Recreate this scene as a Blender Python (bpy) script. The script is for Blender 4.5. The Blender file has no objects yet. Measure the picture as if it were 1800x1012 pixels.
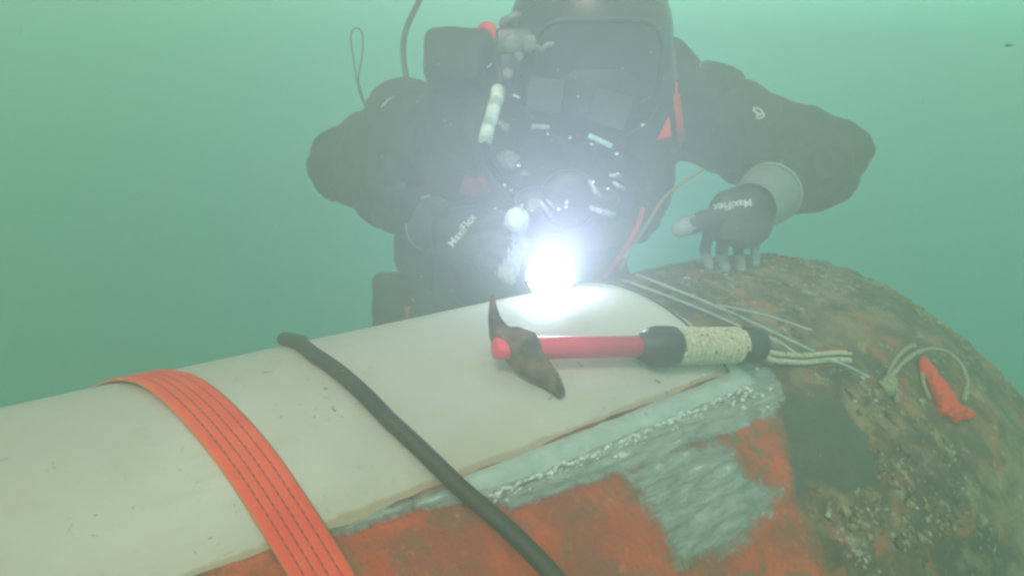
import bpy, bmesh, math, random
from mathutils import Vector, Matrix, noise
from mathutils.bvhtree import BVHTree
random.seed(7)
PI = math.pi
S = bpy.context.scene
COL = S.collection

# ------------------------------------------------------------------ camera
F = 1173.0; TH = math.radians(16.7); CT, ST = math.cos(TH), math.sin(TH)
cam = bpy.data.cameras.new('camera'); camo = bpy.data.objects.new('camera', cam); COL.objects.link(camo)
cam.sensor_width = 36; cam.lens = F/1800*36; cam.clip_start = .02; cam.clip_end = 200
camo.location = (0, 0, 0); camo.rotation_euler = (PI/2-TH, 0, 0)
S.camera = camo; cam.dof.use_dof = True; cam.dof.focus_distance = .68; cam.dof.aperture_fstop = 9
S.render.resolution_x = 1024; S.render.resolution_y = 575

# ------------------------------------------------------------------ world, sun, exposure
SUN_EL, SUN_ROT = math.radians(50), math.radians(195)
W = bpy.data.worlds.new('World'); S.world = W; W.use_nodes = True
nt = W.node_tree; nt.nodes.clear()
wo = nt.nodes.new('ShaderNodeOutputWorld'); bg = nt.nodes.new('ShaderNodeBackground')
sky = nt.nodes.new('ShaderNodeTexSky'); sky.sky_type = 'NISHITA'; sky.sun_disc = False
sky.sun_elevation = SUN_EL; sky.sun_rotation = SUN_ROT
tint = nt.nodes.new('ShaderNodeMix'); tint.data_type = 'RGBA'; tint.blend_type = 'MULTIPLY'; tint.inputs['Factor'].default_value = 1
tint.inputs['B'].default_value = (2.25, 1.32, .60, 1)          # the metres of green water between sky and divers
low = nt.nodes.new('ShaderNodeMix'); low.data_type = 'RGBA'
low.inputs['A'].default_value = (2.6, 2.4, 1.15, 1)          # dim deep water seen downwards
tc = nt.nodes.new('ShaderNodeTexCoord'); sx = nt.nodes.new('ShaderNodeSeparateXYZ')
mr = nt.nodes.new('ShaderNodeMapRange'); mr.interpolation_type = 'SMOOTHSTEP'
mr.inputs['From Min'].default_value = -.6; mr.inputs['From Max'].default_value = .45
L = nt.links.new
L(tc.outputs['Generated'], sx.inputs[0]); L(sx.outputs['Z'], mr.inputs['Value'])
L(sky.outputs[0], tint.inputs['A']); L(tint.outputs['Result'], low.inputs['B']); L(mr.outputs[0], low.inputs['Factor'])
mx = nt.nodes.new('ShaderNodeMapRange'); mx.interpolation_type = 'SMOOTHSTEP'
for k_, v_ in (('From Min', -.9), ('From Max', .7), ('To Min', .5), ('To Max', 1.5)): mx.inputs[k_].default_value = v_
L(sx.outputs['X'], mx.inputs['Value']); vm = nt.nodes.new('ShaderNodeVectorMath'); vm.operation = 'SCALE'
L(low.outputs['Result'], vm.inputs[0]); L(mx.outputs[0], vm.inputs['Scale']); L(vm.outputs[0], bg.inputs['Color']); bg.inputs['Strength'].default_value = .225
L(bg.outputs[0], wo.inputs[0])
sun = bpy.data.lights.new('sun', 'SUN'); sun.energy = 1.95; sun.angle = math.radians(14); sun.color = (1.75, .86, .70)
suno = bpy.data.objects.new('sun', sun); COL.objects.link(suno)
sd = Vector((math.sin(SUN_ROT)*math.cos(SUN_EL), math.cos(SUN_ROT)*math.cos(SUN_EL), math.sin(SUN_EL)))
suno.rotation_euler = sd.to_track_quat('Z', 'Y').to_euler(); suno.location = sd*5
vs = S.view_settings; vs.view_transform = 'Standard'; vs.look = 'None'; vs.gamma = 1; vs.exposure = -0.15; vs.use_curve_mapping = False
HAZE_D = .80
try:
    S.cycles.volume_bounces = 1; S.cycles.pixel_filter_type = 'BLACKMAN_HARRIS'; S.cycles.filter_width = 2.6
except Exception: pass

# ------------------------------------------------------------------ geometry of the place
AX = Vector((.8074, .59, 0)).normalized(); NV = Vector((-AX.y, AX.x, 0)); UP = Vector((0, 0, 1))
PC = (.6374, -.5690); PR = .30; PEND = .662               # white pipe: centre (away, up), radius, where it ends
B0 = math.radians(22); HR = .52
HC = (.452+HR*math.sin(B0), -.333-HR*math.cos(B0)); HT0, HL, HP = 1.0, .45, 2.5
def W3(t, d, z): return AX*t + NV*d + UP*z
def ray(px, py):
    X, U = px-900, 506-py
    return Vector((X, F*CT+U*ST, -F*ST+U*CT))
def P(px, py, depth): return ray(px, py)*(depth/F)         # a picture point at a forward distance
def hull_r(t):
    if t < HT0: return HR
    q = min(1, (t-HT0)/HL); return HR*max(0, 1-q**HP)**(1/HP)
def on_pipe(px, py, off=0.0):
    r = ray(px, py); d, z = r.dot(NV), r.z; R = PR+off
    a = d*d+z*z; b = d*PC[0]+z*PC[1]; D = b*b-a*(PC[0]**2+PC[1]**2-R*R)
    D = max(D, 0)
    return r*((b-math.sqrt(D))/a)
def hull_f(p, off=0):
    t, d, z = p.dot(AX), p.dot(NV), p.z
    return math.hypot(d-HC[0], z-HC[1]) - hull_r(t) - off
def on_hull(px, py, off=0.0):
    r = ray(px, py).normalized(); k = .25; pm = 1e9; kb = k
    while k < 3:
        v = hull_f(r*k, off)
        if v < pm: pm, kb = v, k
        if v <= 0:
            lo, hi = k-.01, k
            for _ in range(20):
                m = (lo+hi)/2
                if hull_f(r*m, off) > 0: lo = m
                else: hi = m
            return r*hi
        k += .01
    return r*kb
def hull_ts(p):                                             # along the hull, and round it from the seam
    ph = math.atan2(HC[0]-p.dot(NV), p.z-HC[1]); return p.dot(AX), (ph-B0)*HR
def hull_pt(t, s, off=0.0):
    r = hull_r(t)+off; ph = s/HR+B0
    return W3(t, HC[0]-r*math.sin(ph), HC[1]+r*math.cos(ph))
def pipe_pt(t, ph, off=0.0):
    r = PR+off; return W3(t, PC[0]-r*math.sin(ph), PC[1]+r*math.cos(ph))

# ------------------------------------------------------------------ helpers
def link(name, bm, mat, parent=None, smooth=True):
    me = bpy.data.meshes.new(name); bm.normal_update(); bm.to_mesh(me); bm.free()
    for p in me.polygons: p.use_smooth = smooth
    if mat:
        for m in (mat if isinstance(mat, (list, tuple)) else [mat]): me.materials.append(m)
    o = bpy.data.objects.new(name, me); COL.objects.link(o)
    if parent: o.parent = parent
    return o
def empty(name):
    o = bpy.data.objects.new(name, None); COL.objects.link(o); o.empty_display_size = .05; return o
def tag(o, label=None, cat=None, group=None, kind=None):
    if label: o['label'] = label
    if cat: o['category'] = cat
    if group: o['group'] = group
    if kind: o['kind'] = kind
    return o
def tree(o):
    out = [o]
    for c in o.children: out += tree(c)
    return out
def rebase(root, base=None):                                # origin of the thing at its base
    T = [o for o in tree(root) if o.type == 'MESH']
    if base is None:
        vs_ = [v.co for o in T for v in o.data.vertices]
        base = Vector(((min(v.x for v in vs_)+max(v.x for v in vs_))/2, (min(v.y for v in vs_)+max(v.y for v in vs_))/2, min(v.z for v in vs_)))
    seen = set()
    for o in T:
        if o.data.name in seen: continue
        seen.add(o.data.name); o.data.transform(Matrix.Translation(-base))
    for o in tree(root):
        if o.type == 'LIGHT': o.location = o.location-base
    root.location = base
def frame(d):
    d = d.normalized(); a = Vector((0, 0, 1)) if abs(d.z) < .9 else Vector((1, 0, 0))
    x = d.cross(a).normalized(); return x, d.cross(x).normalized()
def smooth_path(pts, n=8, closed=False):
    pts = [Vector(p) for p in pts]; N_ = len(pts); out = []
    for i in range(N_ if closed else N_-1):
        g = lambda k: pts[k % N_] if closed else pts[max(0, min(N_-1, k))]
        p0, p1, p2, p3 = g(i-1), g(i), g(i+1), g(i+2)
        for j in range(n):
            u = j/n
            out.append(.5*((2*p1)+(-p0+p2)*u+(2*p0-5*p1+4*p2-p3)*u*u+(-p0+3*p1-3*p2+p3)*u**3))
    if not closed: out.append(pts[-1])
    return out
def tube(bm, pts, r, n=10, closed=False, cap=True):
    pts = [Vector(p) for p in pts]; m = len(pts); rings = []; prev = None
    for i, p in enumerate(pts):
        if closed: d = pts[(i+1) % m]-pts[i-1]
        else: d = pts[min(i+1, m-1)]-pts[max(i-1, 0)]
        d.normalize()
        if prev is None: x, _ = frame(d)
        else: x = (prev-d*prev.dot(d)).normalized()
        prev = x; y = d.cross(x); rr = r[i] if isinstance(r, (list, tuple)) else r
        rings.append([bm.verts.new(p+(x*math.cos(a)+y*math.sin(a))*rr) for a in [2*PI*k/n for k in range(n)]])
    for i in range(m if closed else m-1):
        A, B = rings[i], rings[(i+1) % m]
        for k in range(n): bm.faces.new((A[k], A[(k+1) % n], B[(k+1) % n], B[k]))
    if cap and not closed:
        bm.faces.new(rings[0][::-1]); bm.faces.new(rings[-1])
def lathe(bm, o, d, prof, n=32, cap=True):                  # prof: (distance along d, radius)
    d = d.normalized(); x, y = frame(d); R = []
    for a_, r_ in prof:
        R.append([bm.verts.new(o+d*a_+(x*math.cos(q)+y*math.sin(q))*max(r_, 1e-5)) for q in [2*PI*k/n for k in range(n)]])
    for A, B in zip(R, R[1:]):
        for k in range(n): bm.faces.new((A[k], A[(k+1) % n], B[(k+1) % n], B[k]))
    if cap: bm.faces.new(R[0][::-1]); bm.faces.new(R[-1])
def box(bm, c, x, y, z, bev=0.0):                           # half-vectors
    vs_ = [bm.verts.new(c+x*i+y*j+z*k) for i in (-1, 1) for j in (-1, 1) for k in (-1, 1)]
    fs = [bm.faces.new([vs_[q] for q in f]) for f in ((0, 1, 3, 2), (4, 6, 7, 5), (0, 4, 5, 1), (2, 3, 7, 6), (0, 2, 6, 4), (1, 5, 7, 3))]
    if bev:
        es = list({e for f in fs for e in f.edges})
        bmesh.ops.bevel(bm, geom=es, offset=bev, segments=3, profile=.6, affect='EDGES')
def ellipsoid(bm, c, x, y, z, u=24, v=16):
    M = Matrix((x, y, z)).transposed().to_4x4(); M.translation = c
    bmesh.ops.create_uvsphere(bm, u_segments=u, v_segments=v, radius=1, matrix=M)
def capsule(bm, p0, r0, p1, r1, n=20):
    p0, p1 = Vector(p0), Vector(p1)
    for p, r in ((p0, r0), (p1, r1)):
        bmesh.ops.create_uvsphere(bm, u_segments=n, v_segments=12, radius=r, matrix=Matrix.Translation(p))
    d = p1-p0
    if d.length > 1e-4:
        M = d.to_track_quat('Z', 'Y').to_matrix().to_4x4(); M.translation = (p0+p1)/2
        bmesh.ops.create_cone(bm, cap_ends=True, segments=n, radius1=r0, radius2=r1, depth=d.length, matrix=M)
def limb(bm, pts):
    for (a, ra), (b, rb) in zip(pts, pts[1:]): capsule(bm, a, ra, b, rb)
def fuse(bm, voxel, sm=3, disp=None):                       # many closed shapes -> one continuous skin
    me = bpy.data.meshes.new('tmp'); bmesh.ops.recalc_face_normals(bm, faces=bm.faces[:]); bm.to_mesh(me); bm.free()
    o = bpy.data.objects.new('tmp', me); COL.objects.link(o)
    m = o.modifiers.new('r', 'REMESH'); m.mode = 'VOXEL'; m.voxel_size = voxel
    dg = bpy.context.evaluated_depsgraph_get(); ev = o.evaluated_get(dg)
    r = bmesh.new(); r.from_mesh(ev.to_mesh()); ev.to_mesh_clear()
    bpy.data.objects.remove(o); bpy.data.meshes.remove(me)
    for _ in range(sm): bmesh.ops.smooth_vert(r, verts=r.verts, factor=.5, use_axis_x=True, use_axis_y=True, use_axis_z=True)
    if disp:
        r.normal_update()
        mv = [(v, v.normal*disp(v.co)) for v in r.verts]
        for v, q in mv: v.co += q
    r.normal_update()
    return r

# ------------------------------------------------------------------ materials
class M_:
    def __init__(s, name, rough=.6, metal=0, col=(.5, .5, .5)):
        s.m = bpy.data.materials.new(name); s.m.use_nodes = True; s.t = s.m.node_tree
        s.b = s.t.nodes['Principled BSDF']; s.b.inputs['Roughness'].default_value = rough; s.b.inputs['Metallic'].default_value = metal
        s.b.inputs['Base Color'].default_value = (*col, 1); s.tc = s.t.nodes.new('ShaderNodeTexCoord')
    def n(s, k, **kw):
        x = s.t.nodes.new(k)
        for a, v in kw.items(): setattr(x, a, v)
        return x
    def l(s, a, b): s.t.links.new(a, b)
    def map(s, src, scale, loc=(0, 0, 0), rot=(0, 0, 0)):
        mp = s.n('ShaderNodeMapping'); mp.inputs['Scale'].default_value = scale; mp.inputs['Location'].default_value = loc
        mp.inputs['Rotation'].default_value = rot
        s.l(s.tc.outputs[src], mp.inputs[0]); return mp.outputs[0]
    def noise(s, vec, scale, detail=5, rough=.6, dist=0):
        x = s.n('ShaderNodeTexNoise'); x.inputs['Scale'].default_value = scale; x.inputs['Detail'].default_value = detail
        x.inputs['Roughness'].default_value = rough; x.inputs['Distortion'].default_value = dist
        if vec: s.l(vec, x.inputs['Vector'])
        return x.outputs['Fac']
    def ramp(s, v, lo, hi, a=0.0, b=1.0):
        x = s.n('ShaderNodeMapRange'); x.interpolation_type = 'SMOOTHSTEP'
        for k, q in (('From Min', lo), ('From Max', hi), ('To Min', a), ('To Max', b)): x.inputs[k].default_value = q
        s.l(v, x.inputs['Value']); return x.outputs[0]
    def math(s, op, a, b=None):
        x = s.n('ShaderNodeMath'); x.operation = op
        for i, q in enumerate((a, b)):
            if q is None: continue
            if isinstance(q, (int, float)): x.inputs[i].default_value = q
            else: s.l(q, x.inputs[i])
        return x.outputs[0]
    def mix(s, f, a, b):
        x = s.n('ShaderNodeMix'); x.data_type = 'RGBA'
        for k, q in (('A', a), ('B', b)):
            if isinstance(q, tuple): x.inputs[k].default_value = (*q, 1)
            else: s.l(q, x.inputs[k])
        if isinstance(f, (int, float)): x.inputs['Factor'].default_value = f
        else: s.l(f, x.inputs['Factor'])
        return x.outputs['Result']
    def color(s, c): s.l(c, s.b.inputs['Base Color']); return s
    def bump(s, h, dist, strength=1.0):
        x = s.n('ShaderNodeBump'); x.inputs['Distance'].default_value = dist; x.inputs['Strength'].default_value = strength
        s.l(h, x.inputs['Height']); s.l(x.outputs[0], s.b.inputs['Normal']); return s
    def attr(s, name): return s.n('ShaderNodeAttribute', attribute_name=name)

def simple(name, col, rough=.6, metal=0, var=.35, scale=40, bump=.0006, dark=None):
    m = M_(name, rough, metal); f = m.noise(m.tc.outputs['Object'], scale)
    d = dark or tuple(c*(1-var) for c in col); b = tuple(min(1, c*(1+var*.5)) for c in col)
    m.color(m.mix(m.ramp(f, .3, .7), d, b)).bump(f, bump); return m.m

mt_suit = simple('suit_black', (.016, .018, .02), .75, 0, .5, 18, .003)
mt_black = simple('black_rubber', (.02, .022, .022), .5, 0, .4, 60, .0005)
mt_dark = simple('dark_moulding', (.03, .035, .036), .35, 0, .4, 50, .0005)
mt_chrome = simple('chrome_steel', (.75, .77, .78), .18, 1, .2, 30, .0003)
mt_grey = simple('grey_plastic', (.30, .33, .33), .4, 0, .3, 40, .0004)
mt_white = simple('white_tape', (.72, .73, .68), .6, 0, .35, 60, .0008)
mt_red = simple('red_webbing', (.85, .03, .045), .6, 0, .25, 50, .0006)
mt_redrag = simple('red_cloth', (1.0, .012, .008), .7, 0, .2, 60, .002)
mt_yellow = simple('ochre_hose', (.32, .27, .12), .5, 0, .3, 50, .0004)
mt_steel = simple('rusty_tool_steel', (.19, .095, .06), .6, .1, .55, 55, .0016, (.035, .027, .024))
mt_pink = simple('pink_red_grip', (1.0, .05, .15), .5, 0, .12, 30, .0003)
mt_orange = simple('orange_patch', (.6, .12, .04), .7, 0, .4, 60, .001)
mt_rod = simple('pale_grey_rod', (.42, .44, .43), .5, .0, .3, 60, .0004)
mt_glove = simple('glove_dipped', (.035, .05, .055), .6, 0, .4, 120, .0006)
mt_knit = simple('glove_knit', (.34, .36, .35), .85, 0, .3, 300, .0006)
mt_knitd = simple('glove_cuff', (.19, .23, .21), .85, 0, .3, 300, .0006)
mt_print = simple('glove_print', (.72, .73, .70), .7, 0, .3, 260, .0001)

def mk_pipe():
    m = M_('white_pipe_paint', .55)
    ob = m.tc.outputs['Object']; uv = m.tc.outputs['UV']
    base = m.mix(m.ramp(m.noise(ob, 3.5, 6), .35, .7), (.52, .475, .455), (.63, .58, .56))
    mp = m.n('ShaderNodeMapping'); mp.inputs['Scale'].default_value = (9, 60, 1); m.l(uv, mp.inputs[0])
    base = m.mix(m.math('MULTIPLY', m.ramp(m.noise(ob, 13, 7, .7), .48, .68), .35), base, (.50, .45, .37))
    streak = m.ramp(m.noise(mp.outputs[0], 1, 7, .7), .50, .66)
    base = m.mix(m.math('MULTIPLY', streak, .35), base, (.52, .46, .34))
    s = m.n('ShaderNodeSeparateXYZ'); m.l(uv, s.inputs[0])
    edge = m.ramp(m.math('ADD', s.outputs['Y'], m.ramp(m.noise(mp.outputs[0], .5, 6), .3, .7, -.012, .012)), -.06, .005)
    base = m.mix(m.math('MULTIPLY', edge, .22), base, (.50, .39, .22))
    rim = m.ramp(m.math('ADD', s.outputs['Y'], m.ramp(m.noise(ob, 60, 4), .3, .7, -.0015, .0015)), -.006, -.002)
    base = m.mix(m.math('MULTIPLY', rim, .5), base, (.30, .15, .06))
    n2 = m.noise(ob, 95, 3, .5, 1.2); n3 = m.noise(ob, 6, 3)
    sp = m.math('MULTIPLY', m.ramp(n2, .66, .72), m.ramp(n3, .44, .56))
    base = m.mix(m.math('MULTIPLY', sp, .85), base, (.10, .10, .09))
    mp2 = m.n('ShaderNodeMapping'); mp2.inputs['Scale'].default_value = (14, 130, 1); mp2.inputs['Rotation'].default_value = (0, 0, .5); m.l(uv, mp2.inputs[0])
    sc = m.math('MULTIPLY', m.ramp(m.noise(mp2.outputs[0], 1, 3, .5), .70, .74), m.ramp(m.noise(ob, 9, 2), .55, .62))
    base = m.mix(m.math('MULTIPLY', sc, .5), base, (.17, .13, .10))
    m.color(base).bump(m.noise(ob, 30, 6), .0012); return m.m
mt_pipe = mk_pipe()

def mk_hull():
    m = M_('hull_steel', .65)
    ob = m.tc.outputs['Object']; uv = m.tc.outputs['UV']
    nz = m.noise(ob, 28, 8, .7); nf = m.noise(ob, 110, 6, .7); nl = m.noise(ob, 7, 6, .65)
    wob = m.math('MULTIPLY', m.math('SUBTRACT', nz, .5), .06)
    wob2 = m.math('MULTIPLY', m.math('SUBTRACT', nf, .5), .03)
    def mask(a, k=1.0, w=.004):
        v = m.math('ADD', m.attr(a).outputs['Fac'], m.math('MULTIPLY', m.math('ADD', wob, wob2), k)); return m.ramp(v, -w, w)
    # old fouled coating: browns, olive, rust, tan
    old = m.mix(m.ramp(nl, .35, .65), (.04, .036, .028), (.15, .075, .045))
    old = m.mix(m.ramp(nz, .50, .66), old, (.27, .17, .10))
    old = m.mix(m.ramp(m.noise(ob, 16, 6, .7, .8), .52, .62), old, (.40, .10, .04))
    old = m.mix(m.ramp(m.noise(ob, 60, 6, .75), .60, .68), old, (.50, .42, .30))
    dk = m.mix(m.ramp(nz, .3, .7), (.05, .055, .05), (.085, .09, .078))
    old = m.mix(m.math('MULTIPLY', m.ramp(m.noise(ob, 10, 9, .72, .4), .50, .62), .8), old, (.34, .22, .12))
    old = m.mix(m.ramp(m.noise(ob, 24, 9, .82, .3), .57, .63), old, (.50, .43, .32))
    c = m.mix(mask('dark', .6, .006), old, dk)
    # red antifouling
    red = m.mix(m.ramp(nl, .3, .7), (.50, .055, .018), (.78, .085, .022))
    red = m.mix(m.ramp(m.noise(ob, 22, 8, .75, .5), .47, .60), red, (.20, .115, .06))
    red = m.mix(m.math('MULTIPLY', m.ramp(nf, .60, .70), .7), red, (.16, .10, .06))
    red = m.mix(m.math('MULTIPLY', m.ramp(m.noise(ob, 38, 7, .8), .66, .72), .6), red, (.42, .38, .30))
    red = m.mix(m.math('MULTIPLY', m.ramp(m.noise(ob, 11, 5, .6, .6), .42, .60), .75), red, (.30, .06, .03))
    red = m.mix(m.math('MULTIPLY', m.ramp(m.noise(ob, 75, 6, .8), .56, .66), .5), red, (.80, .20, .07))
    c = m.mix(mask('red', .9, .012), c, red)
    # scraped bright steel / putty with brushing direction
    mp = m.n('ShaderNodeMapping'); mp.inputs['Scale'].default_value = (26, 130, 1); mp.inputs['Rotation'].default_value = (0, 0, -.35); m.l(uv, mp.inputs[0])
    br = m.noise(mp.outputs[0], 1, 8, .75, .6)
    bare = m.mix(m.ramp(br, .35, .65), (.24, .28, .265), (.50, .55, .53))
    bare = m.mix(m.math('MULTIPLY', m.ramp(br, .59, .66), .8), bare, (.90, .92, .90))  # near-white glints painted into the colour along the brushing streaks
    bare = m.mix(m.ramp(m.noise(ob, 45, 7, .8), .60, .70), bare, (.13, .12, .095))
    mk = m.math('MAXIMUM', mask('bare', .45, .004), mask('patch', .8, .010))
    c = m.mix(mk, c, bare)
    m.color(c)
    h = m.math('ADD', nz, m.math('MULTIPLY', br, m.math('MULTIPLY', mk, .9)))
    h = m.math('ADD', h, m.math('MULTIPLY', nf, .5))
    m.bump(h, .005)
    m.l(m.ramp(m.math('MULTIPLY', mk, br), .3, .6, .75, .25), m.b.inputs['Roughness']); m.l(m.math('MULTIPLY', mk, .12), m.b.inputs['Metallic']); return m.m
mt_hull = mk_hull()

def mk_putty():
    m = M_('grey_putty', .45); ob = m.tc.outputs['Object']
    f = m.noise(ob, 35, 6, .7); g = m.noise(ob, 160, 5)
    c = m.mix(m.ramp(f, .35, .65), (.38, .45, .44), (.48, .55, .54)); c = m.mix(m.ramp(f, .62, .72), c, (.24, .20, .13))
    m.color(c).bump(m.math('ADD', f, m.math('MULTIPLY', g, .3)), .0025); return m.m
mt_putty = mk_putty()
def mk_weld():
    m = M_('bright_weld', .35); ob = m.tc.outputs['Object']; f = m.noise(ob, 150, 5, .7)
    c = m.mix(m.ramp(f, .38, .62), (.30, .32, .30), (.88, .90, .87)); m.color(c).bump(f, .003); return m.m
mt_weld = mk_weld()
def mk_strap():
    m = M_('orange_webbing', .75); uv = m.tc.outputs['UV']; ob = m.tc.outputs['Object']
    mp = m.n('ShaderNodeMapping'); mp.inputs['Scale'].default_value = (1, 1, 1); m.l(uv, mp.inputs[0])
    s = m.n('ShaderNodeSeparateXYZ'); m.l(uv, s.inputs[0])
    # stitches: four lines across the width (U 0..1), dashes along (V metres)
    line = None
    for u0 in (.22, .40, .58, .78):
        a = m.ramp(m.math('ABSOLUTE', m.math('SUBTRACT', s.outputs['X'], u0)), .008, .020, 1, 0)
        line = a if line is None else m.math('MAXIMUM', line, a)
    dash = m.ramp(m.math('SINE', m.math('MULTIPLY', s.outputs['Y'], 2*PI/.0075)), -.2, .3)
    st = m.math('MULTIPLY', line, dash)
    weave = m.math('SINE', m.math('MULTIPLY', s.outputs['Y'], 2*PI/.0024))
    f = m.noise(ob, 25, 5); c = m.mix(m.ramp(f, .3, .7), (.90, .055, .035), (1.0, .095, .06))
    edge = m.ramp(m.math('ABSOLUTE', m.math('SUBTRACT', s.outputs['X'], .5)), .44, .5)
    c = m.mix(m.math('MULTIPLY', edge, .55), c, (.45, .25, .12))
    c = m.mix(m.math('MULTIPLY', line, .35), c, (.45, .10, .06))
    c = m.mix(m.math('MULTIPLY', st, .65), c, (.10, .05, .04))
    m.color(c).bump(m.math('ADD', m.math('MULTIPLY', weave, .25), m.math('MULTIPLY', line, -2)), .0005); return m.m
mt_strap = mk_strap()
def mk_rope(name, col=(.66, .58, .42)):
    m = M_(name, .85); ob = m.tc.outputs['Object']
    v = m.n('ShaderNodeTexVoronoi'); v.inputs['Scale'].default_value = 125; m.l(ob, v.inputs['Vector'])
    f = m.noise(ob, 260, 3); fl = m.math('MULTIPLY', m.ramp(v.outputs['Distance'], .22, .32, 1, 0), m.ramp(m.noise(ob, 60, 2), .46, .54))
    c = m.mix(m.ramp(f, .35, .65), tuple(q*.65 for q in col), col); c = m.mix(fl, c, (.06, .08, .06))
    m.color(c).bump(f, .0012); return m.m
mt_rope = mk_rope('cream_flecked_rope'); mt_rope2 = mk_rope('weathered_rope', (.40, .36, .22))
def mk_hose():
    m = M_('black_hose_rubber', .6); ob = m.tc.outputs['Object']; f = m.noise(ob, 45, 5); g = m.noise(ob, 9, 3)
    m.color(m.mix(m.ramp(g, .35, .65), (.014, .016, .015), (.035, .036, .03))).bump(f, .0012); return m.m
mt_hose = mk_hose()

# ------------------------------------------------------------------ white pipe
bm = bmesh.new(); uvl = bm.loops.layers.uv.new('UVMap')
ts = [-1.6+.02*i for i in range(int((PEND+1.6)/.02))]+[PEND-.012, PEND-.003, PEND]
NP = 180; SE = math.radians(38)
rings = []
for t in ts:
    o_ = 0 if t < PEND-.004 else (-.0012 if t < PEND-.001 else -.004)
    row = []
    for k in range(NP):
        ph = -PI+2*PI*k/NP
        w = noise.noise(Vector((t*3, math.cos(ph)*1.2, math.sin(ph)*1.2)))*.0012
        row.append(bm.verts.new(pipe_pt(t, ph, o_+w)))
    rings.append(row)
inner = [[bm.verts.new(pipe_pt(t, -PI+2*PI*k/NP, -.012)) for k in range(NP)] for t in (PEND, -1.6)]
def ring_faces(A, B, ta, tb, uvs=True):
    for k in range(NP):
        f = bm.faces.new((A[k], B[k], B[(k+1) % NP], A[(k+1) % NP]))
        p0, p1 = -PI+2*PI*k/NP, -PI+2*PI*(k+1)/NP
        for lp, (a, b) in zip(f.loops, ((ta, p0), (tb, p0), (tb, p1), (ta, p1))): lp[uvl].uv = (a, (b-SE)*PR)
for (A, ta), (B, tb) in zip(list(zip(rings, ts)), list(zip(rings, ts))[1:]): ring_faces(A, B, ta, tb)
ring_faces(rings[-1], inner[0], PEND, PEND); ring_faces(inner[0], inner[1], PEND, -1.6); ring_faces(inner[1], rings[0], -1.6, -1.6)
pipe = link('pipe', bm, mt_pipe)
tag(pipe, 'big white painted steel pipe lying along the rusty hull under the strap, hose and hammer', 'pipe')
rebase(pipe)

# ------------------------------------------------------------------ rusty hull
def poly_ts(pix): return [hull_ts(on_hull(*p)) for p in pix]
def sdf(pt, poly):                                          # > 0 inside
    x, y = pt; dmin = 1e9; ins = False; n = len(poly)
    for i in range(n):
        x0, y0 = poly[i]; x1, y1 = poly[(i+1) % n]
        dx, dy = x1-x0, y1-y0; u = max(0, min(1, ((x-x0)*dx+(y-y0)*dy)/(dx*dx+dy*dy+1e-12)))
        dmin = min(dmin, math.hypot(x-x0-u*dx, y-y0-u*dy))
        if (y0 > y) != (y1 > y) and x < (x1-x0)*(y-y0)/(y1-y0)+x0: ins = not ins
    return dmin if ins else -dmin
BARE = poly_ts([(560, 925), (800, 850), (1000, 770), (1200, 695), (1310, 640), (1360, 650), (1378, 700), (1362, 732), (1255, 768), (1130, 822), (1000, 858), (905, 893), (860, 880), (800, 885), (700, 905), (610, 935)])
PATCH = poly_ts([(1085, 825), (1255, 768), (1290, 795), (1310, 835), (1372, 868), (1340, 905), (1300, 962), (1245, 980), (1205, 1000), (1165, 940), (1118, 858)])
DARK = poly_ts([(1370, 690), (1480, 705), (1515, 760), (1555, 850), (1480, 870), (1420, 850), (1388, 900), (1372, 820)])
TE = [hull_ts(on_hull(*p)) for p in ((1330, 640), (1372, 735), (1392, 870), (1415, 930), (1450, 1010))]
def t_edge(s):
    if s <= TE[0][1]: return TE[0][0]
    for (t0, s0), (t1, s1) in zip(TE, TE[1:]):
        if s <= s1: return t0+(t1-t0)*(s-s0)/(s1-s0)
    return TE[-1][0]
GROW = poly_ts([(1395, 900), (1470, 860), (1560, 850), (1500, 720), (1440, 660), (1560, 650), (1640, 760), (1720, 850), (1760, 1010), (1430, 1010)])
RIDGE = poly_ts([(1360, 436), (1400, 436), (1450, 452), (1500, 474), (1550, 503), (1600, 538), (1650, 574), (1700, 612), (1750, 655), (1800, 696)])
def growth(t, s, p):
    g = max(0, min(1, sdf((t, s), GROW)/.03+.4))
    rd = min(math.hypot(t-a, (s-b)*.8) for a, b in RIDGE); ridge2 = max(0, 1-rd/.05)
    ridge = max(0, 1-abs(s+.16+.25*max(0, t-.9))/.16)*(1 if t > .78 else 0)      # fouling on the crest
    return max(g, ridge*.6, ridge2)
bm = bmesh.new(); uvl = bm.loops.layers.uv.new('UVMap')
la = {k: bm.verts.layers.float.new(k) for k in ('bare', 'patch', 'dark', 'red')}
ht = [-1.6+.04*i for i in range(38)]; t = -.08
while t < HT0: ht.append(t); t += .005
ht += [HT0+HL*math.sin(PI/2*i/110) for i in range(111)]
ht[-1] -= 1e-4
sa = []; ph = -PI
phs = []
while ph < PI-1e-6:
    phs.append(ph); ph += math.radians(.6) if -.6 < ph < 2.0 else math.radians(3)
rows = []
for t in ht:
    row = []
    for ph in phs:
        s = (ph-B0)*HR; near = -.6 < ph < 2.0 and t > -.1
        off = 0
        if near:
            q = W3(t, s, 0)
            off = noise.fractal(q*9, 1, 2, 4)*.0025
            if s > -.02 or t > PEND+.02:
                g = growth(t, s, None)
                if g > 0: off += g*(.5+noise.fractal(q*38, .8, 2.1, 5))*.008
            if t < PEND+.03 and s < 0: off = min(off, 0)
        taper = min(1, hull_r(t)/.15)
        v = bm.verts.new(hull_pt(t, s, off*taper))
        if near:
            v[la['bare']] = sdf((t, s), BARE); v[la['patch']] = sdf((t, s), PATCH); v[la['dark']] = sdf((t, s), DARK)
        else: v[la['bare']] = v[la['patch']] = v[la['dark']] = -1
        v[la['red']] = min(t_edge(s)-t, s-.006)
        row.append(v)
    rows.append(row)
n = len(phs)
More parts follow.
